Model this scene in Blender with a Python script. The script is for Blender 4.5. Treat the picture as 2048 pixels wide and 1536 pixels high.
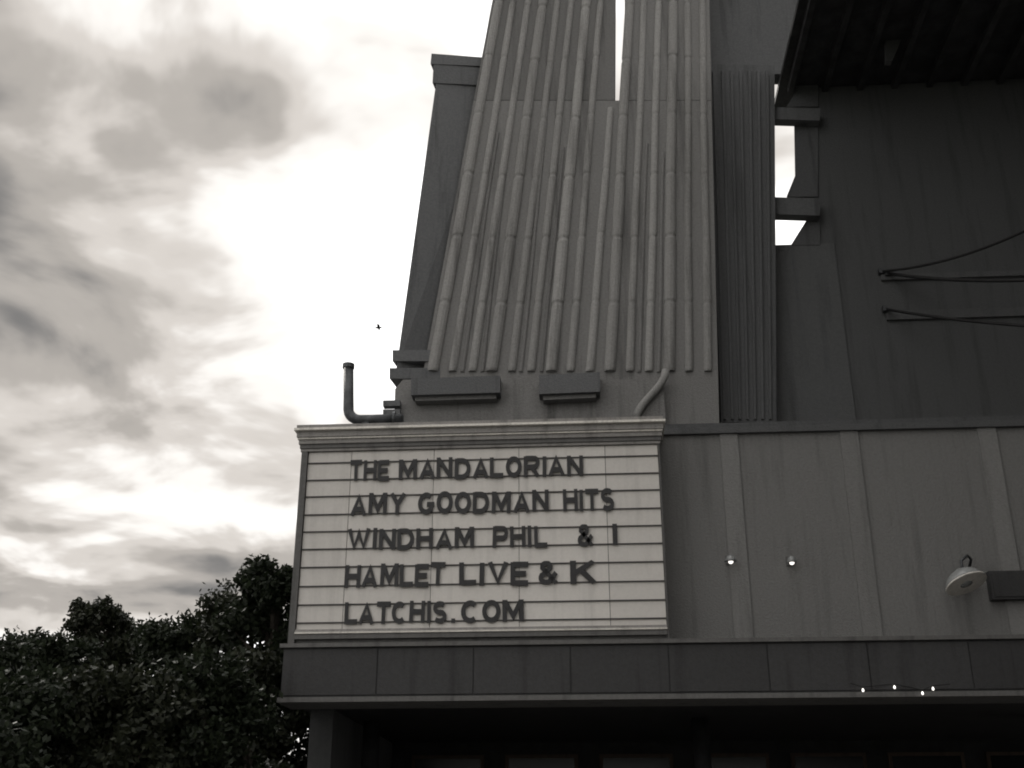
import bpy, bmesh, math, random
import numpy as np
from mathutils import Vector, Matrix
R = math.radians
random.seed(7)
scene = bpy.context.scene
for o in list(bpy.data.objects): bpy.data.objects.remove(o)
C = scene.collection

# ------------------------------------------------------------------ camera
F, PITCH, EYE = 2300.0, R(22.6), Vector((0, 0, 1.6))
cam = bpy.data.cameras.new('camera'); cam.sensor_width = 36; cam.lens = 36*F/2048
cam.clip_start = .1; cam.clip_end = 3000
camo = bpy.data.objects.new('camera', cam); C.objects.link(camo)
camo.location = EYE; camo.rotation_euler = (R(90)+PITCH, 0, 0)
scene.camera = camo
scene.render.engine = 'CYCLES'; scene.cycles.filter_width = 1.9

# ------------------------------------------------------------------ sky, sun, exposure
SUN_EL, SUN_AZ = R(40), R(-35)          # azimuth from +Y (view direction), negative = left
w = bpy.data.worlds.new('World'); scene.world = w; w.use_nodes = True
nt = w.node_tree; nt.nodes.clear()
def N(tree, t, **k):
    n = tree.nodes.new(t)
    for a, b in k.items(): setattr(n, a, b)
    return n
out = N(nt, 'ShaderNodeOutputWorld')
sky = N(nt, 'ShaderNodeTexSky', sky_type='NISHITA'); sky.sun_disc = False
sky.sun_elevation = SUN_EL; sky.sun_rotation = SUN_AZ
bg1 = N(nt, 'ShaderNodeBackground'); bg1.inputs[1].default_value = .1
bg2 = N(nt, 'ShaderNodeBackground'); bg2.inputs[1].default_value = 1.0
mixs = N(nt, 'ShaderNodeMixShader')
nt.links.new(sky.outputs[0], bg1.inputs[0])
tc = N(nt, 'ShaderNodeTexCoord'); sep = N(nt, 'ShaderNodeSeparateXYZ')
nt.links.new(tc.outputs['Generated'], sep.inputs[0])
def M(op, a, b=None, tree=nt):
    n = N(tree, 'ShaderNodeMath', operation=op)
    for i, v in enumerate((a, b)):
        if v is None: continue
        if isinstance(v, (int, float)): n.inputs[i].default_value = v
        else: tree.links.new(v, n.inputs[i])
    return n.outputs[0]
zz = M('ADD', M('MAXIMUM', sep.outputs[2], 0.0), .22)      # clouds lie on a layer overhead
px = M('DIVIDE', sep.outputs[0], zz); py = M('DIVIDE', sep.outputs[1], zz)
cmb = N(nt, 'ShaderNodeCombineXYZ')
nt.links.new(px, cmb.inputs[0]); nt.links.new(py, cmb.inputs[1])
def noise(vec, scale, detail, rough=.5, off=(0, 0, 0), dist=0.):
    mp = N(nt, 'ShaderNodeMapping'); mp.inputs[1].default_value = off
    nt.links.new(vec, mp.inputs[0])
    n = N(nt, 'ShaderNodeTexNoise'); n.inputs['Scale'].default_value = scale
    n.inputs['Detail'].default_value = detail; n.inputs['Roughness'].default_value = rough
    n.inputs['Distortion'].default_value = dist
    nt.links.new(mp.outputs[0], n.inputs['Vector']); return n.outputs['Fac']
SKY_OFF = (5.7, 1.1, 7.7)
n1 = noise(cmb.outputs[0], 1.15, 5, .46, SKY_OFF, .25)
n2 = noise(cmb.outputs[0], 3.4, 5, .48, (4.2, 4.4, 2), .35)
dens = M('ADD', M('MULTIPLY', n1, .74), M('MULTIPLY', n2, .26))
# edges turned to the sun are brighter, the far sides of the billows duller
sd = (math.sin(SUN_AZ)*.07, math.cos(SUN_AZ)*.07, 0)
n1s = noise(cmb.outputs[0], 1.15, 5, .46, tuple(a+b for a, b in zip(SKY_OFF, sd)), .25)
n2s = noise(cmb.outputs[0], 3.4, 5, .48, (4.2+sd[0]*.6, 4.4+sd[1]*.6, 2), .35)
dens = M('ADD', dens, M('ADD', M('MULTIPLY', M('SUBTRACT', n1, n1s), .45), M('MULTIPLY', M('SUBTRACT', n2, n2s), .22)))
ramp = N(nt, 'ShaderNodeValToRGB'); cr = ramp.color_ramp
cr.interpolation = 'EASE'
cr.elements[0].position = .35; cr.elements[0].color = (.12, .117, .115, 1)
cr.elements[1].position = .595; cr.elements[1].color = (1.1, 1.09, 1.08, 1)
for p_, c_ in ((.44, (.27, .252, .233, 1)), (.488, (.40, .375, .35, 1)), (.535, (.58, .56, .535, 1))):
    e = cr.elements.new(p_); e.color = c_
nt.links.new(dens, ramp.inputs[0]); nt.links.new(ramp.outputs[0], bg2.inputs[0])
cov = N(nt, 'ShaderNodeMapRange'); cov.inputs[1].default_value = .25; cov.inputs[2].default_value = .33
nt.links.new(noise(cmb.outputs[0], 1.1, 3, .5, (9, 2, 1)), cov.inputs[0])
nt.links.new(cov.outputs[0], mixs.inputs[0])
nt.links.new(bg1.outputs[0], mixs.inputs[1]); nt.links.new(bg2.outputs[0], mixs.inputs[2])
nt.links.new(mixs.outputs[0], out.inputs[0])

sun = bpy.data.lights.new('sun', 'SUN'); sun.energy = .9; sun.angle = R(12); sun.color = (1, .95, .88)
so = bpy.data.objects.new('sun', sun); C.objects.link(so)
d = Vector((math.sin(SUN_AZ)*math.cos(SUN_EL), math.cos(SUN_AZ)*math.cos(SUN_EL), math.sin(SUN_EL)))
so.rotation_euler = d.to_track_quat('Z', 'Y').to_euler(); so.location = (0, 0, 40)
vs = scene.view_settings
vs.view_transform = 'Standard'; vs.look = 'None'; vs.gamma = 1; vs.exposure = .85; vs.use_curve_mapping = False

# ------------------------------------------------------------------ materials
def mat(name, col, rough=.8, var=.35, scale=3., bump=.3, streak=0., metal=0., col2=None, spec=.4, fine=40., stain=.45):
    m = bpy.data.materials.new(name); m.use_nodes = True
    t = m.node_tree; b = t.nodes['Principled BSDF']
    b.inputs['Roughness'].default_value = rough; b.inputs['Metallic'].default_value = metal
    b.inputs['Specular IOR Level'].default_value = spec
    tc = N(t, 'ShaderNodeTexCoord')
    def nz(sc, det, mp=(1, 1, 1)):
        mm = N(t, 'ShaderNodeMapping'); mm.inputs[3].default_value = mp
        t.links.new(tc.outputs['Object'], mm.inputs[0])
        n = N(t, 'ShaderNodeTexNoise'); n.inputs['Scale'].default_value = sc; n.inputs['Detail'].default_value = det
        n.inputs['Roughness'].default_value = .62
        t.links.new(mm.outputs[0], n.inputs['Vector']); return n.outputs['Fac']
    f = nz(scale, 9)
    if streak: f = M('ADD', M('MULTIPLY', f, 1-streak), M('MULTIPLY', nz(5, 7, (1.6, 1.6, .1)), streak), t)
    r = N(t, 'ShaderNodeValToRGB')
    lo = tuple(c*(1-var) for c in col); hi = tuple(min(1, c*(1+var*.7)) for c in (col2 or col))
    r.color_ramp.elements[0].position = .40; r.color_ramp.elements[0].color = (*lo, 1)
    r.color_ramp.elements[1].position = .60; r.color_ramp.elements[1].color = (*hi, 1)
    t.links.new(f, r.inputs[0])
    # run-off stains and fine grime speckle
    st = N(t, 'ShaderNodeMapRange'); st.inputs[1].default_value = .52; st.inputs[2].default_value = .72
    st.inputs[3].default_value = 1.0; st.inputs[4].default_value = 1-stain
    t.links.new(nz(2.3, 8, (2.2, 2.2, .16)), st.inputs[0])
    sp = N(t, 'ShaderNodeMapRange'); sp.inputs[1].default_value = .35; sp.inputs[2].default_value = .65
    sp.inputs[3].default_value = 1-stain*.4; sp.inputs[4].default_value = 1.0
    t.links.new(nz(26, 6), sp.inputs[0])
    ob = N(t, 'ShaderNodeObjectInfo'); ov = N(t, 'ShaderNodeMapRange'); ov.inputs[3].default_value = .86; ov.inputs[4].default_value = 1.08
    t.links.new(ob.outputs['Random'], ov.inputs[0])
    mu = N(t, 'ShaderNodeMix', data_type='RGBA', blend_type='MULTIPLY'); mu.inputs[0].default_value = 1
    t.links.new(r.outputs[0], mu.inputs[6]); t.links.new(M('MULTIPLY', M('MULTIPLY', st.outputs[0], sp.outputs[0], t), ov.outputs[0], t), mu.inputs[7])
    t.links.new(mu.outputs[2], b.inputs['Base Color'])
    if bump:
        bp = N(t, 'ShaderNodeBump'); bp.inputs['Strength'].default_value = bump; bp.inputs['Distance'].default_value = .03
        t.links.new(M('ADD', nz(fine, 5), M('MULTIPLY', f, .6), t), bp.inputs['Height'])
        t.links.new(bp.outputs[0], b.inputs['Normal'])
    rr = N(t, 'ShaderNodeMapRange'); rr.inputs[3].default_value = max(.05, rough-.15); rr.inputs[4].default_value = min(1, rough+.15)
    t.links.new(f, rr.inputs[0]); t.links.new(rr.outputs[0], b.inputs['Roughness'])
    return m
MT = dict(
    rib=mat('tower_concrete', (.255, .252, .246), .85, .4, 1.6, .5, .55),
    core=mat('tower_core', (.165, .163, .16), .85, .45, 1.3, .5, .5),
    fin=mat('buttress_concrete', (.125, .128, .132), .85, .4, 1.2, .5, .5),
    orn=mat('relief_stone', (.30, .285, .26), .8, .4, 4, .5, .2),
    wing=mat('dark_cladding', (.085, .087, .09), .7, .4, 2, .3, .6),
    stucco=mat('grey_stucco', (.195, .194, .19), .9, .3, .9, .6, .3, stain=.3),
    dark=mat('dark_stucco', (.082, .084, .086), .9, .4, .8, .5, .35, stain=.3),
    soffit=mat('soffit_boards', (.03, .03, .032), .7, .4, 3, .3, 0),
    cornice=mat('painted_cornice', (.27, .26, .25), .6, .35, 3, .3, .3),
    trim=mat('white_trim', (.72, .69, .64), .45, .18, 3, .15, .2),
    panel=mat('milk_panel', (.66, .635, .60), .4, .10, 1.4, .05, .6, stain=.16),
    track=mat('letter_track', (.055, .052, .05), .5, .3, 6, .1),
    letter=mat('black_letter', (.022, .022, .024), .4, .3, 6, .1),
    frame=mat('sign_frame', (.12, .118, .115), .55, .35, 4, .2, .3),
    canopy=mat('canopy_metal', (.042, .042, .043), .55, .35, 1.4, .25, .3),
    steel=mat('galvanised', (.10, .105, .11), .5, .3, 6, .2, 0, .6),
    black=mat('black_rubber', (.015, .015, .016), .6, .2, 6, .1),
    enamel=mat('lamp_enamel', (.30, .31, .31), .25, .15, 6, .05, spec=.7),
    wood=mat('door_wood', (.07, .05, .038), .55, .35, 5, .2, .4),
    bark=mat('bark', (.05, .042, .035), .95, .4, 9, .8, .5),
    asphalt=mat('asphalt', (.05, .05, .052), .9, .3, 2, .6),
    pave=mat('paving', (.22, .215, .205), .9, .25, 3, .5),
    kerb=mat('kerb', (.26, .255, .245), .9, .25, 3, .5),
    earth=mat('soil_grass', (.05, .06, .03), .95, .4, 1, .7),
    bird=mat('bird_feather', (.03, .03, .032), .8, .2, 9, .1),
    roof=mat('roof_felt', (.06, .06, .06), .9, .3, 2, .4),
)
def glassmat():
    m = bpy.data.materials.new('dark_glass'); m.use_nodes = True; b = m.node_tree.nodes['Principled BSDF']
    b.inputs['Base Color'].default_value = (.012, .014, .016, 1); b.inputs['Roughness'].default_value = .25
    return m
MT['glass'] = glassmat()
def emit(name, col, s):
    m = bpy.data.materials.new(name); m.use_nodes = True; b = m.node_tree.nodes['Principled BSDF']
    b.inputs['Base Color'].default_value = (.8, .8, .78, 1)
    b.inputs['Emission Color'].default_value = (*col, 1); b.inputs['Emission Strength'].default_value = s
    return m
MT['bulb'] = emit('lit_bulb', (1, .95, .88), 1.0)
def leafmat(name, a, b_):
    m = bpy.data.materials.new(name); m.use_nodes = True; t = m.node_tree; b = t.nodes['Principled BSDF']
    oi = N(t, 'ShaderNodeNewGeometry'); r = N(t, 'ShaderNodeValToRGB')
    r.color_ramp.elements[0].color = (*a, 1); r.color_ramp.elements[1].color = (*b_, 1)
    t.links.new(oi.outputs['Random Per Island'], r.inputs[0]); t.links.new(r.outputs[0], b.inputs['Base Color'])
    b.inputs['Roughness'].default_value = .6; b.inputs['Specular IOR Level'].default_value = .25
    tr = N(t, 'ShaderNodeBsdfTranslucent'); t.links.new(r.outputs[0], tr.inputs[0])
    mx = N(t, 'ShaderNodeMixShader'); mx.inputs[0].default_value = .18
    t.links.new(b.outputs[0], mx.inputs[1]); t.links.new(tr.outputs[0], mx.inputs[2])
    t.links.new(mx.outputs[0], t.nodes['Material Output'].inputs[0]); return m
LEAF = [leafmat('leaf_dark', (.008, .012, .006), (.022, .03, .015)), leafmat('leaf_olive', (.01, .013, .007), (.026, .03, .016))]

# ------------------------------------------------------------------ frames of reference
ANG = R(-4.0)
U = Vector((math.cos(ANG), math.sin(ANG), 0)); NV = Vector((-math.sin(ANG), math.cos(ANG), 0))
def ray(x, y):
    cx, cy = (x-1024)/F, (768-y)/F
    return Vector((cx, math.cos(PITCH)-cy*math.sin(PITCH), math.sin(PITCH)+cy*math.cos(PITCH)))
def atY(x, y, Y):
    r = ray(x, y); return EYE + r*(Y/r.y)
ORG = atY(577, 1276, 14.5); ORG.z = 0
def L(x, y, v):                         # photo pixel -> facade frame (u along, v behind, z up) on the plane v
    r = ray(x, y); t = ((ORG-EYE).dot(NV)+v)/r.dot(NV); P = EYE+r*t
    return Vector(((P-ORG).dot(U), v, P.z))
def W(p): return ORG + U*p[0] + NV*p[1] + Vector((0, 0, p[2]))

# ------------------------------------------------------------------ object helpers
def tag(o, label=None, cat=None, group=None, kind=None):
    if label: o['label'] = label
    if cat: o['category'] = cat
    if group: o['group'] = group
    if kind: o['kind'] = kind
    return o
BASE = {}
def thing(name, label, cat, base=(0, 0, 0), group=None, rz=None):
    o = bpy.data.objects.new(name, None); o.empty_display_size = .2; C.objects.link(o)
    o.location = W(base); o.rotation_euler = (0, 0, ANG if rz is None else rz)
    BASE[o.name] = Vector(base); return tag(o, label, cat, group)
def root(o):
    while o.parent: o = o.parent
    return o
def obj(name, bm, m, parent=None, smooth=False, bevel=0):
    if bevel:
        bmesh.ops.bevel(bm, geom=[e for e in bm.edges if len(e.link_faces) == 2 and e.calc_face_angle(0) > .5], offset=bevel, segments=1, affect='EDGES', clamp_overlap=True)
    bmesh.ops.recalc_face_normals(bm, faces=bm.faces)
    me = bpy.data.meshes.new(name)
    if parent is not None:
        bmesh.ops.translate(bm, verts=bm.verts, vec=-BASE[root(parent).name])
    bm.to_mesh(me); bm.free()
    if smooth:
        for p in me.polygons: p.use_smooth = True
    me.materials.append(m)
    o = bpy.data.objects.new(name, me); C.objects.link(o)
    if parent is not None: o.parent = parent
    return o
def box(bm, a, b):
    (x0, y0, z0), (x1, y1, z1) = a, b
    vs_ = [bm.verts.new(p) for p in ((x0, y0, z0), (x1, y0, z0), (x1, y1, z0), (x0, y1, z0), (x0, y0, z1), (x1, y0, z1), (x1, y1, z1), (x0, y1, z1))]
    for f in ((0, 3, 2, 1), (4, 5, 6, 7), (0, 1, 5, 4), (1, 2, 6, 5), (2, 3, 7, 6), (3, 0, 4, 7)):
        bm.faces.new([vs_[i] for i in f])
def B(a, b):
    bm = bmesh.new(); box(bm, a, b); return bm
def prism(pts, depth, skew=0.0, bm=None):      # front polygon (facade coords) pushed back by depth
    bm = bm or bmesh.new()
    f = [bm.verts.new(p) for p in pts]; k = [bm.verts.new((p[0]+skew, p[1]+depth, p[2])) for p in pts]
    n = len(pts); bm.faces.new(f); bm.faces.new(k[::-1])
    for i in range(n): bm.faces.new((f[i], k[i], k[(i+1) % n], f[(i+1) % n]))
    return bm
def pp(px, v): return [L(x, y, v) for x, y in px]
def tube(pts, rads, seg=10, bm=None):
    bm = bm or bmesh.new(); rings = []
    pts = [Vector(p) for p in pts]
    for i, p in enumerate(pts):
        t = (pts[min(i+1, len(pts)-1)]-pts[max(i-1, 0)]).normalized()
        a = t.orthogonal().normalized() if i == 0 else (A-t*A.dot(t)).normalized()
        A = a; b = t.cross(a); r = rads[i] if hasattr(rads, '__len__') else rads
        rings.append([bm.verts.new(p+(a*math.cos(q)+b*math.sin(q))*r) for q in (2*math.pi*k/seg for k in range(seg))])
    for r0, r1 in zip(rings, rings[1:]):
        for k in range(seg): bm.faces.new((r0[k], r0[(k+1) % seg], r1[(k+1) % seg], r1[k]))
    bm.faces.new(rings[0][::-1]); bm.faces.new(rings[-1]); return bm
def lathe(prof, M4, seg=20, bm=None):
    bm = bm or bmesh.new(); rings = []
    for r, z in prof:
        rings.append([bm.verts.new(M4 @ Vector((r*math.cos(q), r*math.sin(q), z))) for q in (2*math.pi*k/seg for k in range(seg))])
    for r0, r1 in zip(rings, rings[1:]):
        for k in range(seg): bm.faces.new((r0[k], r0[(k+1) % seg], r1[(k+1) % seg], r1[k]))
    bm.faces.new(rings[0][::-1]); bm.faces.new(rings[-1]); return bm

# ------------------------------------------------------------------ ground
def sheet(name, x0, y0, x1, y1, z, m, thick=0):
    bm = bmesh.new()
    if thick: box(bm, (x0, y0, z-thick), (x1, y1, z))
    else: bm.faces.new([bm.verts.new(p) for p in ((x0, y0, z), (x1, y0, z), (x1, y1, z), (x0, y1, z))])
    return tag(obj(name, bm, m), kind='structure')
sheet('ground', -900, -900, 900, 900, -.008, MT['earth'])
sheet('road', -300, -3.0, 300, 6.2, 0.0, MT['asphalt'])
sheet('pavement', -300, 6.35, 300, 40, .12, MT['pave'], .12)
sheet('kerb', -300, 6.2, 300, 6.35, .125, MT['kerb'], .125)
sheet('pavement_near', -300, -12, 300, -3.15, .12, MT['pave'], .12)

# ------------------------------------------------------------------ theatre building (walls, canopy, entrance)
UR = 13.5                                   # right end of the facade, out of view
roofz = L(1500, 846, .6)[2]
cz1 = L(900, 1284, -.12)[2]; cz0 = L(900, 1402, -.12)[2]
th = thing('theatre_building', 'grey stucco theatre front with projecting canopy, right of and below the marquee sign', 'building', (0, .6, 0.12))
us = L(1352, 1100, .6)[0]
obj('wall', B((.10, .6, cz1+.01), (UR, 1.0, roofz-.16)), MT['stucco'], th)
obj('coping', B((.06, .53, roofz-.158), (UR, 1.06, roofz-.07)), MT['dark'], th, bevel=.012)
obj('coping', B((.08, .57, roofz-.068), (UR, 1.03, roofz)), MT['wing'], th, bevel=.012)
obj('roof', B((.12, 1.07, roofz-.4), (UR, 9, roofz-.2)), MT['roof'], th)
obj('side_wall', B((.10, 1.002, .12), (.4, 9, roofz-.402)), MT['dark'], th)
for k, (x, wd) in enumerate(((1452, .10), (1700, .10), (1985, .10))):      # shallow plaster piers
    u0 = L(x, 1050, .6)[0]; obj('pilaster', B((u0, .572, cz1+.012), (u0+wd*2.4, .598, roofz-.162)), MT['stucco'], th, bevel=.01)
# canopy
can = obj('canopy', B((-.02, -.10, cz0+.06), (UR, .58, cz1-.05)), MT['canopy'], th)
obj('fascia_lip', B((-.06, -.16, cz1-.048), (UR, .56, cz1)), MT['frame'], can, bevel=.012)
obj('fascia_lip', B((-.05, -.14, cz0), (UR, .57, cz0+.058)), MT['frame'], can, bevel=.012)
pw = 1.18; k = 0
while -.02+pw*k < UR-.2:                      # fascia panels
    a = -.02+pw*k
    obj('fascia_panel', B((a+.008, -.118, cz0+.085), (min(a+pw, UR)-.008, -.102, cz1-.07)), MT['canopy'], can, bevel=.005); k += 1
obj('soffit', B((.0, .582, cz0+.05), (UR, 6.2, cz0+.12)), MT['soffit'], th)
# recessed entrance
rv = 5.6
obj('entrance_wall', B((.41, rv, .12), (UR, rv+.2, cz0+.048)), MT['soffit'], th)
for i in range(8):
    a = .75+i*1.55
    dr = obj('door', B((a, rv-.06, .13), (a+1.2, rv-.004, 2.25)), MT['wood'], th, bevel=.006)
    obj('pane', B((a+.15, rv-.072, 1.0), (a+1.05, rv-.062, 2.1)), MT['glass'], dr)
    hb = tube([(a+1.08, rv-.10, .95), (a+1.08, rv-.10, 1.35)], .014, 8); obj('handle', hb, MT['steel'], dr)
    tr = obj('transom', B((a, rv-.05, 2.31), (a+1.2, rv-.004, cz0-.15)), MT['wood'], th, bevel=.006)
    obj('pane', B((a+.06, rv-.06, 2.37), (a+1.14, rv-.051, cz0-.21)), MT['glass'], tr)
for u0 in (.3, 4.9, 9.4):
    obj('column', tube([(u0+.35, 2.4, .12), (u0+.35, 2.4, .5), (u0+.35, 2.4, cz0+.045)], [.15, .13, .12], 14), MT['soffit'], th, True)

# ------------------------------------------------------------------ marquee sign
sz0 = L(577, 1278, 0)[2]; sz1 = L(590, 857, 0)[2]; SW = L(1338, 1272, 0)[0]
sg = thing('marquee_sign', 'white changeable-letter marquee with five lines of black letters and a stepped cornice', 'sign', (0, .3, cz1))
obj('cabinet', B((.03, .03, cz1+.01), (SW-.03, .55, sz1-.30)), MT['frame'], sg)
ctop = sz1
# cornice: stepped courses, widest on top
cs = [(.00, .055, -.13, 'cornice'), (.058, .030, -.175, 'trim'), (.091, .075, -.12, 'cornice'), (.169, .022, -.10, 'trim'), (.194, .055, -.075, 'cornice'), (.252, .05, -.05, 'frame'), (.305, .035, -.03, 'cornice')]
for d0, h, fv, mm in cs[::1]:
    obj('cornice_course', B((fv*.5, fv, ctop-d0-h), (SW-fv*.5, .56+.001*h, ctop-d0)), MT[mm], sg, bevel=min(.012, h*.3))
ptop = ctop-.345; pbot = sz0+.115
pl, pr = L(603, 1100, 0)[0], L(1326, 1100, 0)[0]
obj('frame_side', B((0, -.03, cz1+.012), (pl-.004, .028, ptop)), MT['frame'], sg, bevel=.008)
obj('frame_side', B((pr+.004, -.03, cz1+.012), (SW, .028, ptop)), MT['frame'], sg, bevel=.008)
for z0, h, fv, mm in ((pbot-.035, .03, -.03, 'cornice'), (pbot-.062, .022, -.055, 'trim'), (sz0-.01, .055, -.04, 'frame')):
    obj('bottom_rail', B((pl, fv, z0), (pr, .028, z0+h)), MT[mm], sg, bevel=.006)
seams = [pl] + [L(x, 1090, 0)[0] for x in (693, 863, 1038, 1216)] + [pr]
for a, b in zip(seams, seams[1:]):
    obj('panel', B((a+.004, .012, pbot), (b-.004, .028, ptop-.002)), MT['panel'], sg)
tl = [927, 961, 994, 1030, 1064, 1099, 1135, 1173, 1210, 1246]
TZ = [L(612, y, 0)[2] for y in tl]
for z in TZ:
    obj('letter_track', B((pl+.005, -.006, z-.008), (pr-.005, .011, z+.008)), MT['track'], sg)
# letters: each one a mesh, at its own place on the rail pair
ST = .235                               # stroke weight against a letter one unit wide and high
h_ = ST/2
def arcp(cx, cy, rx, ry, a0, a1, n=9): return [(cx+rx*math.cos(R(a0+(a1-a0)*k/n)), cy+ry*math.sin(R(a0+(a1-a0)*k/n))) for k in range(n+1)]
l_, r_e, t_, b_e = h_, 1-h_, 1-h_*.8, h_*.8
GLY = {
    'T': [[(0, t_), (1, t_)], [(.5, t_), (.5, 0)]], 'H': [[(l_, 0), (l_, 1)], [(r_e, 0), (r_e, 1)], [(l_, .5), (r_e, .5)]],
    'E': [[(l_, 0), (l_, 1)], [(l_, t_), (1, t_)], [(l_, .5), (.88, .5)], [(l_, b_e), (1, b_e)]],
    'R': [[(l_, 0), (l_, 1)], [(l_, t_), (.62, t_)]+arcp(.62, .70, .26, .21, 90, -90)+[(l_, .47)], [(.5, .47), (.9, 0)]],
    'P': [[(l_, 0), (l_, 1)], [(l_, t_), (.62, t_)]+arcp(.62, .68, .26, .23, 90, -90)+[(l_, .45)]],
    'V': [[(.1, 1), (.5, .06), (.9, 1)]], 'O': [arcp(.5, .5, .5-h_, .5-h_*.8, 0, 360, 20)], 'L': [[(l_, 1), (l_, 0)], [(l_, b_e), (1, b_e)]],
    'U': [[(l_, 1), (l_, .36)]+arcp(.5, .36, .5-h_, .36-b_e, 180, 360)+[(r_e, 1)]], 'I': [[(.5, 0), (.5, 1)]],
    'N': [[(l_, 0), (l_, 1)], [(r_e, 0), (r_e, 1)], [(l_, .95), (r_e, .05)]], 'A': [[(.1, 0), (.5, .95), (.9, 0)], [(.25, .3), (.75, .3)]],
    'M': [[(l_, 0), (l_, 1)], [(r_e, 0), (r_e, 1)], [(l_+.03, .95), (.5, .25), (r_e-.03, .95)]], 'Y': [[(.1, 1), (.5, .46), (.9, 1)], [(.5, .5), (.5, 0)]],
    'G': [arcp(.5, .5, .5-h_, .5-h_*.8, 48, 318, 16)+[(r_e, .45)], [(.55, .45), (1, .45)]], 'D': [[(l_, 0), (l_, 1)], [(l_, t_), (.45, t_)]+arcp(.45, .5, .55-h_, .5-h_*.8, 90, -90, 12)+[(l_, b_e)]],
    'S': [arcp(.5, .70, .36, .21, 35, 270, 9)+arcp(.5, .30, .37, .21, 85, -145, 9)], 'K': [[(l_, 0), (l_, 1)], [(.9, 1), (l_, .42)], [(.42, .58), (.92, 0)]],
    'W': [[(.06, 1), (.28, .06), (.5, .8), (.72, .06), (.94, 1)]], '.': [[(.5, 0), (.5, .2)]],
    'C': [arcp(.5, .5, .5-h_, .5-h_*.8, 48, 312, 16)],
    '&': [[(.95, .02), (.22, .72)]+arcp(.42, .76, .22, .17, 190, -20, 8)+[(.2, .38)]+arcp(.42, .27, .30, .20, 150, 300, 8)+[(.95, .5)]],
}
lettercache = {}
def letter_mesh(ch, aspect):
    if ch not in lettercache:
        bm = bmesh.new()
        for si, line in enumerate(GLY[ch]):
            y = -1-.12*si; P_ = [Vector((p[0]*aspect, p[1])) for p in line]
            hw = ST*.5; Lp, Rp = [], []
            closed = (P_[0]-P_[-1]).length < 1e-4
            for k, p in enumerate(P_):
                if closed: a_ = P_[k-1] if k else P_[-2]; b__ = P_[(k+1)] if k+1 < len(P_) else P_[1]
                else: a_ = P_[max(k-1, 0)]; b__ = P_[min(k+1, len(P_)-1)]
                d1 = (p-a_).normalized() if (p-a_).length > 1e-6 else None; d2 = (b__-p).normalized() if (b__-p).length > 1e-6 else None
                d1 = d1 or d2; d2 = d2 or d1
                n_ = Vector((-(d1+d2).y, (d1+d2).x)).normalized(); c_ = max(.55, n_.dot(Vector((-d1.y, d1.x))))
                Lp.append(p+n_*hw/c_); Rp.append(p-n_*hw/c_)
            rows = [[bm.verts.new((q.x/aspect, yy, min(1.02, max(-.02, q.y)))) for q in pts_] for pts_, yy in ((Lp, y), (Rp, y), (Rp, 0), (Lp, 0))]
            for k in range(len(P_)-1):
                for j in range(4): bm.faces.new((rows[j][k], rows[(j+1) % 4][k], rows[(j+1) % 4][k+1], rows[j][k+1]))
            if not closed:
                bm.faces.new([r[0] for r in rows]); bm.faces.new([r[-1] for r in rows][::-1])
        bmesh.ops.recalc_face_normals(bm, faces=bm.faces)
        me = bpy.data.meshes.new('letter'); bm.to_mesh(me); bm.free()
        me.materials.append(MT['letter']); lettercache[ch] = me
    return lettercache[ch]
NAR = {'I': .3, '.': .25, '1': .3, 'L': .82, 'E': .86, 'T': .9, 'M': 1.2, 'W': 1.3, 'F': .85, 'S': .9, 'J': .75}
ROWS = [(0, [('THE', 702, 779), ('MANDALORIAN', 797, 1166)]),
        (1, [('AMY', 702, 811), ('GOODMAN', 836, 1097), ('HITS', 1126, 1228)]),
        (2, [('WINDHAM', 697, 950), ('PHIL', 986, 1094), ('&', 1156, 1186), ('I', 1224, 1236)]),
        (3, [('HAMLET', 690, 890), ('LIVE', 920, 1056), ('&', 1077, 1114), ('K', 1140, 1192)]),
        (4, [('LATCHIS', 690, 894), ('.', 903, 911), ('COM', 922, 1050)])]
for r_, words in ROWS:
    zt, zb = TZ[2*r_]+.022, TZ[2*r_+1]-.022
    ypix = tl[2*r_]+16
    for wd, xa, xb in words:
        ua, ub = L(xa, ypix, 0)[0], L(xb, ypix, 0)[0]
        ws = [NAR.get(c, 1.0) for c in wd]; gap = .13
        tot = sum(ws)+gap*(len(wd)-1); s = (ub-ua)/tot; x = ua
        for c, wc in zip(wd, ws):
            o = bpy.data.objects.new('letter', letter_mesh(c, wc)); C.objects.link(o); o.parent = sg
            jz = random.uniform(-.008, .008)
            o.location = Vector((x+random.uniform(-.006, .006), -.009, zb+jz))-BASE[sg.name]
            o.scale = (wc*s, .014, zt-zb+random.uniform(-.005, .005)); o.rotation_euler = (0, R(random.uniform(-1.2, 1.2)), 0)
            x += (wc+gap)*s

# ------------------------------------------------------------------ tower
TV = 2.6
tw = thing('theatre_tower', 'tall ribbed concrete tower tapering upward behind the marquee sign', 'tower', (L(1100, 840, TV)[0], TV+.5, roofz-.2))
yb, yt = 745, -190
def edge(s, y):                       # rib lines fan from base to top
    x0 = 846+(1436-846)*s; x1 = 985+(1418-985)*s
    return x0+(x1-x0)*(745-y)/745.
def band(s0, s1, ya, yb_): return [(edge(s0, ya), ya), (edge(s1, ya), ya), (edge(s1, yb_), yb_), (edge(s0, yb_), yb_)]
SL, SR = .555, .605                    # the open slit near the top
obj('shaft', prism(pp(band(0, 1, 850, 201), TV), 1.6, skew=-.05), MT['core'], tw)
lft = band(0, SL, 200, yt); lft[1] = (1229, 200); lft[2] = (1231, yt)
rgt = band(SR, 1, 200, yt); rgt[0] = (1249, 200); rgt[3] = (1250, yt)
obj('upper_shaft', prism(pp(lft, TV), .42, skew=.02), MT['core'], tw)
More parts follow.
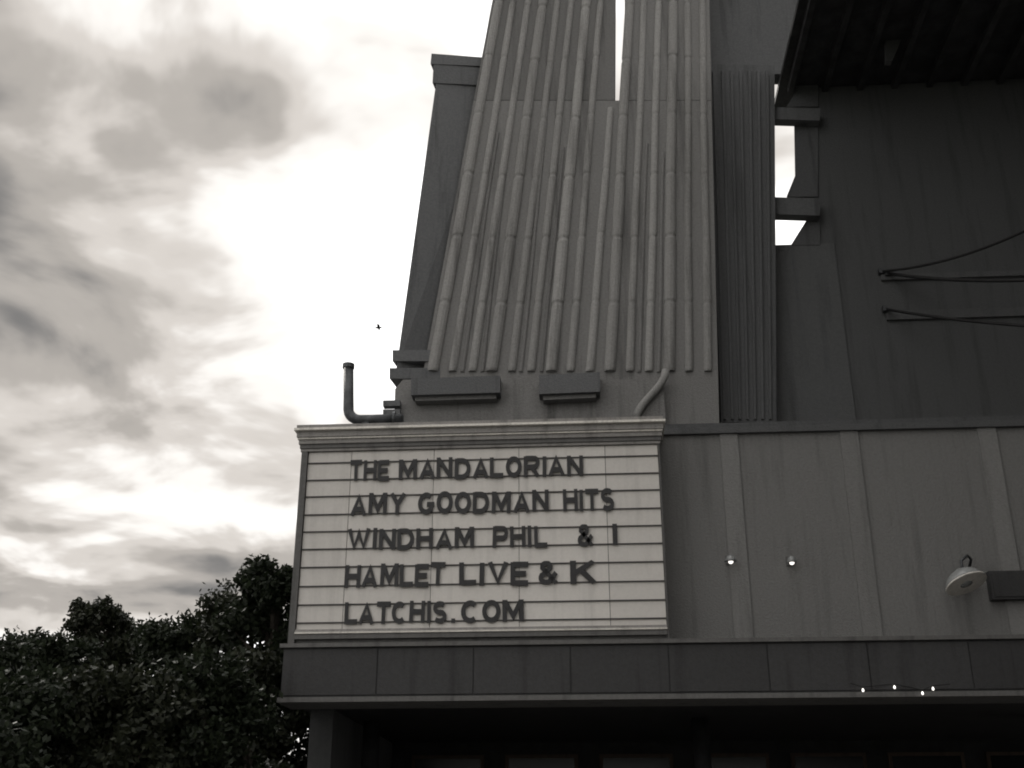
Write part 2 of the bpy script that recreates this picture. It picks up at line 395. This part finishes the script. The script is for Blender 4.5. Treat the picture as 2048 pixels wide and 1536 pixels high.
obj('upper_shaft', prism(pp(rgt, TV), .42, skew=.055), MT['core'], tw)
def rib(xb_, xt_, r, ya, yb_, m, v=TV):
    b = L(xb_, ya, v); t = L(xt_, yb_, v); bm = bmesh.new(); rings = []
    n = 6
    wav = random.uniform(0, 6); K = max(2, int((t-b).length/1.15)); secs = []
    for k in range(K):
        s0, s1 = 1-.2*k/K, 1-.2*(k+1)/K; j = random.uniform(.95, 1.04)
        secs += [(k/K+.0015, s0*.87), (k/K+.0055, s0*j), ((k+.96)/K, s1*j), ((k+1)/K-.0015, s1*.87)]
    for f, sc in secs:
        c = b.lerp(t, f); ring = []
        c.x += .006*math.sin(wav+f*11)
        for q in range(n+1):
            a = math.pi*q/n
            ring.append(bm.verts.new((c.x-math.cos(a)*r*sc, v-.002-math.sin(a)*r*sc*.95, c.z)))
        rings.append(ring)
    for r0, r1 in zip(rings, rings[1:]):
        for k in range(n): bm.faces.new((r0[k], r0[k+1], r1[k+1], r1[k]))
        bm.faces.new((r0[n], r0[0], r1[0], r1[n]))
    bm.faces.new(rings[0][::-1]); bm.faces.new(rings[-1])
    return obj('rib', bm, m, tw)
NR = 15
for i in range(NR):
    s = (i+.5)/NR
    if i == 8: continue
    rr = .07 if i % 3 else .10
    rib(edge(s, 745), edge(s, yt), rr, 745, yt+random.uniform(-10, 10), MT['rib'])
    if i in (1, 2, 4, 5, 8, 10, 11):
        s2 = s+.5/NR
        rib(edge(s2, 745), edge(s2, 300), .035, 745, 215+random.uniform(-60, 120), MT['core'])
rib(edge(.566, 745), edge(.579, 215), .075, 745, 216, MT['rib'])
# left buttress with moulded cap, its face turned a little away
def finpts(px, vl, vr):
    n = len(px)//2; return [L(x, y, vl if i in (0, n*2-1) else vr) for i, (x, y) in enumerate(px)]
FV0, FV1 = TV-.12, TV+.32
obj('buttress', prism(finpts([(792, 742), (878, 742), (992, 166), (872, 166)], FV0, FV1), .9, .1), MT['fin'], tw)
cp = [(865, 165.5, 128, 'fin', -.04), (861, 127.5, 107, 'fin', -.07)]
for xl, y0, y1, mm, dv in cp:
    obj('cap_course', prism(finpts([(xl, y0), (996, y0+6), (997, y1+10), (xl+2, y1)], FV0+dv, FV1+dv), 1.0, .12), MT[mm], tw, bevel=.012)
# roll mouldings at the foot
for xl, y0, y1, dv in ((785, 722, 700, -.05), (779, 757, 736, -.08)):
    obj('foot_moulding', prism(finpts([(xl, y0), (1000, y0), (1000, y1), (xl, y1)], FV0+dv, FV1+dv), .8, .1), MT['fin'], tw, bevel=.02)
# plinth and ledges
obj('plinth', prism(pp([(788, 853), (1332, 846), (1326, 759), (806, 759), (790, 778)], TV-.16), 1.9), MT['core'], tw, bevel=.02)
for (x0, x1, y0, y1) in ((822, 1000, 790, 757), (1078, 1200, 788, 750)):
    obj('ledge', prism(pp([(x0+8, y0+12), (x1-8, y0+7), (x1-8, y0-4.5), (x0+8, y0+.5)], TV-.34), .178), MT['core'], tw, bevel=.01)
    obj('ledge', prism(pp([(x0, y0), (x1, y0-5), (x1, y1-6), (x0, y1)], TV-.42), .255), MT['fin'], tw, bevel=.012)
for y0 in (812, 830):
    obj('bracket_slat', prism(pp([(766, y0), (800, y0-1), (800, y0-12), (766, y0-11)], TV-.3), .137), MT['fin'], tw, bevel=.01)
bm = bmesh.new(); arc = [(1332+ -60*math.sin(t)**2, 740+100*t/1.57) for t in np.linspace(0, 1.57, 8)]
tube([L(x, y, TV-.22) for x, y in arc], .06, 8, bm); obj('corner_scroll', bm, MT['rib'], tw, True)
# right side wing with tie beams, the open slot to its right shows the sky
WV = 3.0
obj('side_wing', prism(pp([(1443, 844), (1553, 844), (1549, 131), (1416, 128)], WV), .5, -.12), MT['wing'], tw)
for k in range(7):
    x0 = 1447+k*15.2
    obj('wing_batten', prism(pp([(x0, 838), (x0+5, 838), (x0+5-6-(6-k)*2.6, 140), (x0-6-(6-k)*2.6, 140)], WV-.035), .034), MT['wing'], tw)
obj('upper_wing', prism(pp([(1412, 148), (1600, 148), (1592, -260), (1396, -260)], WV+.2), .3, -.1), MT['wing'], tw)
for y0, y1, in ((238, 214), (428, 394)):
    obj('tie_beam', prism(pp([(1545, y0), (1640, y0+3), (1640, y1+3), (1545, y1)], WV+.12), .2), MT['wing'], tw, bevel=.008)

# ------------------------------------------------------------------ dark building on the right, deep eaves added to shade it
BV = 3.35
ez = L(1700, 172, BV)[2]
rb = thing('rear_building', 'dark tall building with deep boarded eaves, added for shade, behind the theatre wall on the right', 'building', (6.5, BV, roofz-.2))
ul = L(1622, 500, BV)[0]
q = [Vector((ul, BV, roofz-.19)), Vector((UR+1, BV, roofz-.19)), Vector((UR+1, BV, ez)), Vector((ul, BV, ez))]
bm = bmesh.new()
f = [bm.verts.new(p) for p in q]; kk = [bm.verts.new((p.x+(3.4 if i in (0, 3) else 0), p.y+6, p.z)) for i, p in enumerate(q)]
bm.faces.new(f); bm.faces.new(kk[::-1])
for i in range(4): bm.faces.new((f[i], kk[i], kk[(i+1) % 4], f[(i+1) % 4]))
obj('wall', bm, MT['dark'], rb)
ia, ib = L(1522, 848, BV-.02), L(1526, 491, BV-.02)
obj('infill_wall', prism([ia, Vector((ul+.4, BV-.02, ia.z)), Vector((ul+.4, BV-.02, ib.z)), ib], .25), MT['dark'], rb)
for px_ in ([(1640, 490), (1582, 490), (1618, 432), (1640, 432)], [(1636, 393), (1573, 393), (1590, 352), (1588, 240), (1636, 240)], [(1636, 213), (1573, 213), (1594, 181), (1580, 151), (1636, 151)]):
    obj('bracket', prism(pp(px_, BV-.03), .22, .10), MT['wing'], rb)
# band courses and corner strip
for y0, h in ((560, .10), (640, .16)):
    z = L(1850, y0, BV)[2]; obj('string_course', B((ul+1.1, BV-.06, z), (UR+1, BV-.002, z+h)), MT['dark'], rb, bevel=.01)
ev = 7.5  # added eaves reach far forward to darken the wall and upper right
obj('shading_eave_board', B((ul-.25, BV-ev, ez+.03), (UR+1, BV+1, ez+.12)), MT['soffit'], rb)
obj('shading_eave_fascia', B((ul-.3, BV-ev-.05, ez-.12), (UR+1, BV-ev-.001, ez+.18)), MT['soffit'], rb)
k = 0
while ul+.1+k*.62 < UR:
    u0 = ul-.1+k*.62; obj('shading_eave_rafter', B((u0, BV-ev+.01, ez-.11), (u0+.10, BV-.004, ez+.028)), MT['soffit'], rb); k += 1
# unseen wing added out of view on the right to block sky light
uw = L(2048, 1100, .6)[0]+1.5
obj('added_shade_wing', B((uw, -16, .12), (uw+4, .50, ez-.13)), MT['soffit'], rb)
# pale raking strut under the eaves
obj('eave_strut', prism(pp([(1772, 122), (1784, 122), (1862, -60), (1770, -60)], BV-1.2), .12), MT['dark'], rb)

# ------------------------------------------------------------------ conduit pipe on top of the sign
cv = .9
a, b, c = L(697, 733, cv), L(697, 828, cv), L(725, 842, cv)
pts = [a, L(697, 820, cv)]+[L(697+24*(1-math.cos(t)), 820+20*math.sin(t), cv) for t in np.linspace(.3, 1.57, 6)]+[L(806, 838, cv)]
ppb = thing('vent_pipe', 'short dark vent pipe with an elbow standing on the marquee roof left of the tower', 'pipe', (pts[0].x, cv, roofz))
obj('pipe', tube(pts, .075, 14), MT['steel'], ppb, True)
obj('collar', tube([a+Vector((0, 0, -.03)), a+Vector((0, 0, .035))], .088, 14), MT['steel'], ppb)
obj('flange', tube([L(786, 838, cv), L(791, 838, cv)], .11, 14), MT['steel'], ppb)
obj('foot', B((pts[0].x+.25, cv-.06, roofz+.001), (pts[0].x+.35, cv+.06, pts[-1].z-.05)), MT['steel'], ppb)

# ------------------------------------------------------------------ lamps and cables on the wall
def flood(x, y, label, size):
    p = L(x, y, .6)
    t = thing('wall_lamp', label, 'lamp', (p.x, .598, p.z), 'small lit lamps on the stucco wall')
    obj('back_plate', B((p.x-.05, .575, p.z-.02), (p.x+.05, .599, p.z+.10)), MT['frame'], t, bevel=.005)
    obj('arm', tube([(p.x, .576, p.z+.06), (p.x, .50, p.z+.075), (p.x, .46, p.z+.06)], .012, 8), MT['frame'], t)
    obj('hood', lathe([(.03, .09), (.05, .07), (size, .015), (size*.96, .01)], Matrix.Translation((p.x, .45, p.z-.02)), 16), MT['enamel'], t, True)
    obj('bulb', lathe([(.008, -.028), (.026, -.018), (.032, 0), (.022, .03)], Matrix.Translation((p.x, .45, p.z-.012)), 12), MT['bulb'], t, True)
flood(1459, 1127, 'small hooded lit lamp on the stucco wall just right of the sign', .085)
flood(1580, 1129, 'smaller hooded lit lamp on the stucco wall, second right of the sign', .065)
p = L(1912, 1172, .6)
dl = thing('dome_lamp', 'round enamel dome lamp on a bent arm at the far right of the wall', 'lamp', (p.x, .598, p.z))
obj('arm', tube([(p.x+.18, .6, p.z+.18), (p.x+.18, .42, p.z+.30), (p.x+.1, .3, p.z+.32), (p.x, .25, p.z+.24), (p.x, .25, p.z+.12)], .018, 8), MT['steel'], dl, True)
Md = Matrix.Translation((p.x, .25, p.z)) @ Matrix.Rotation(R(-14), 4, 'Y') @ Matrix.Rotation(R(-18), 4, 'X')
obj('shade', lathe([(.04, .14), (.10, .12), (.19, .06), (.245, -.02), (.25, -.05), (.235, -.045)], Md, 24), MT['enamel'], dl, True)
obj('rim', lathe([(.25, -.052), (.262, -.05), (.262, -.066), (.25, -.068)], Md, 24), MT['trim'], dl, True)
obj('lens', lathe([(.05, -.05), (.10, -.062), (.02, -.085)], Md, 16), MT['enamel'], dl, True)
p = L(2010, 1176, .6)
jb = thing('junction_box', 'grey metal junction box on the wall beside the dome lamp', 'box', (p.x, .598, p.z))
obj('body', B((p.x-.22, .46, p.z-.17), (p.x+.26, .598, p.z+.19)), MT['canopy'], jb, bevel=.012)
obj('lid', B((p.x-.19, .445, p.z-.14), (p.x+.23, .459, p.z+.16)), MT['canopy'], jb, bevel=.005)
def cable(pa, pb, sag, r, label):
    pts = [pa.lerp(pb, t)+Vector((0, 0, -sag*4*t*(1-t))) for t in np.linspace(0, 1, 14)]
    o = thing('cable', label, 'cable', tuple(pa)); obj('wire', tube(pts, r, 6), MT['black'], o, True)
    bm = bmesh.new(); bmesh.ops.create_cube(bm, size=.09, matrix=Matrix.Translation(pa)); obj('anchor', bm, MT['steel'], o)
cable(L(1762, 543, BV-.05), L(2120, 425, .5), .18, .022, 'thin dark cable rising to the right across the dark building')
cable(L(1775, 547, BV-.07), L(2120, 556, .5), .08, .030, 'thick level dark cable crossing the dark building at mid height')
cable(L(1770, 618, BV-.07), L(2120, 655, .5), .05, .026, 'lowest dark cable sloping down to the right on the dark building')
# a short string of bulbs under the canopy edge
bl = thing('string_lights', 'short string of four tiny lit bulbs along the canopy front at lower right', 'lights', tuple(L(1790, 1376, -.17)))
bp_ = [(1726, 1380), (1789, 1374), (1845, 1386), (1866, 1377)]
obj('cord', tube([L(x, y-6, -.19) for x, y in [(1700, 1372)]+bp_+[(1900, 1374)]], .006, 6), MT['black'], bl)
for x, y in bp_:
    c = L(x, y, -.19); obj('bulb', lathe([(.005, -.022), (.013, -.013), (.014, 0), (.006, .018)], Matrix.Translation(c), 10), MT['bulb'], bl, True)

# ------------------------------------------------------------------ trees
def tree(px_, top, Y, rad, label, seed, mi=0, low=1.3, n=9000, leaf=.10, name='leafy_tree', squash=1.0):
    rg = np.random.default_rng(seed); P = atY(px_, top, Y); H = P.z
    t = bpy.data.objects.new(name, None); C.objects.link(t); t.location = (P.x, Y, .12)
    BASE[t.name] = Vector((0, 0, 0)); tag(t, label, 'tree', 'trees left of the marquee')
    H -= .12; bm = bmesh.new()
    r0 = .05+.025*H
    tube([(0, 0, -.1), (.03, 0, H*.25), (-.03, .03, H*.5), (.02, -.02, H*.85)], [r0, r0*.8, r0*.55, r0*.15], 9, bm)
    lobes = []
    for k in range(19):
        z = low+(H-low)*((k+.7)/19)**.75; f = (z-low)/(H-low)
        rr = rad*(.55+.6*math.sin(math.pi*min(1, f*.85+.12)))*(1 if f < .85 else .85)
        a = k*2.4+rg.uniform(-.4, .4); off = rr*rg.uniform(.3, .75)*(1-.35*max(0, f-.6)/.4)
        c = np.array([math.cos(a)*off, math.sin(a)*off, min(z, H-rad*rg.uniform(.3, .5))])
        lobes.append((c, rad*rg.uniform(.36, .6)*(1-.35*f)))
        tube([(0, 0, max(.4, c[2]-.7)), tuple(c*np.array([.5, .5, 1])-np.array([0, 0, .3])), tuple(c)], [r0*.3, r0*.2, r0*.06], 6, bm)
    obj('trunk', bm, MT['bark'], t, True)
    vs_ = []; per = n//len(lobes)
    for c, rl in lobes:
        nc = 26
        cc = rg.normal(size=(nc, 3)); cc /= np.linalg.norm(cc, axis=1)[:, None]; cc = cc*rl*rg.uniform(.45, 1.05, (nc, 1))*np.array([1, 1, .85])+c
        k = per//nc
        ctr = np.repeat(cc, k, 0)+rg.normal(size=(nc*k, 3))*rl*.17
        vs_.append(ctr)
    ctr = np.concatenate(vs_); ctr = ctr[(ctr[:, 2] < H+.02)]; m = len(ctr)
    a = rg.normal(size=(m, 3)); a /= np.linalg.norm(a, axis=1)[:, None]
    b = np.cross(a, rg.normal(size=(m, 3))); b /= np.linalg.norm(b, axis=1)[:, None]
    s = leaf*rg.uniform(.6, 1.3, (m, 1))
    V = np.stack([ctr-a*s*.6, ctr+b*s*.33, ctr+a*s*.6, ctr-b*s*.33], 1).reshape(-1, 3)
    me = bpy.data.meshes.new('crown'); me.vertices.add(4*m); me.vertices.foreach_set('co', V.ravel())
    me.loops.add(4*m); me.loops.foreach_set('vertex_index', np.arange(4*m)); me.polygons.add(m)
    me.polygons.foreach_set('loop_start', np.arange(0, 4*m, 4)); me.polygons.foreach_set('loop_total', np.full(m, 4))
    me.update(); me.validate(); me.materials.append(LEAF[mi])
    o = bpy.data.objects.new('crown', me); C.objects.link(o); o.parent = t; o['kind'] = 'stuff'
    return t
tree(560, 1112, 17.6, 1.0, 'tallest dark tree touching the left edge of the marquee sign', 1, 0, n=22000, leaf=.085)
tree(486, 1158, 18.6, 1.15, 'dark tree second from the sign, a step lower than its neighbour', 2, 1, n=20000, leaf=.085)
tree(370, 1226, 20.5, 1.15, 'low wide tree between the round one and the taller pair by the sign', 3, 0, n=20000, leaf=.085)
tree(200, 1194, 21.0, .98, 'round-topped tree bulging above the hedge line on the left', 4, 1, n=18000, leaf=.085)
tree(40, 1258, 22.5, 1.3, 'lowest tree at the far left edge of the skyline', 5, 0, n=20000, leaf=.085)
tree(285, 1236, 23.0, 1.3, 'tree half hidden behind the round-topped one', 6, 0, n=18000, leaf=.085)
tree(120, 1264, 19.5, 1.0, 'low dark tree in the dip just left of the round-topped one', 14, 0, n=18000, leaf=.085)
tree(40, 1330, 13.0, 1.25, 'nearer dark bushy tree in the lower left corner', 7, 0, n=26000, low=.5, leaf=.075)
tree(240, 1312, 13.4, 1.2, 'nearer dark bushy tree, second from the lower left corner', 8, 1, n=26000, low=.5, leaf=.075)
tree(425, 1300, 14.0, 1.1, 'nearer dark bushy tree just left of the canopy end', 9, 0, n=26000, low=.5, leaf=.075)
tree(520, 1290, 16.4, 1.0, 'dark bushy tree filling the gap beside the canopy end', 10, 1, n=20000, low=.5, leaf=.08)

# ------------------------------------------------------------------ bird
Pb = atY(757, 656, 24)
bd = bpy.data.objects.new('bird', None); C.objects.link(bd); bd.location = Pb;  bd.scale = (.7, .7, .7); BASE['bird'] = Vector((0, 0, 0))
tag(bd, 'tiny dark bird in the bright sky left of the tower', 'bird')
obj('body', tube([(-.13, 0, 0), (-.07, 0, .01), (0, 0, .012), (.07, 0, .02), (.12, 0, .018)], [.006, .028, .036, .026, .008], 10), MT['bird'], bd, True)
for s in (-1, 1):
    bm = bmesh.new()
    pts = [(.04, 0, .02), (.05, s*.12, .06), (-.01, s*.28, .03), (-.04, s*.12, .05), (-.03, 0, .015)]
    a = [bm.verts.new(p) for p in pts]; b = [bm.verts.new((p[0], p[1], p[2]-.008)) for p in pts]
    bm.faces.new(a); bm.faces.new(b[::-1])
    for i in range(5): bm.faces.new((a[i], b[i], b[(i+1) % 5], a[(i+1) % 5]))
    obj('wing', bm, MT['bird'], bd)
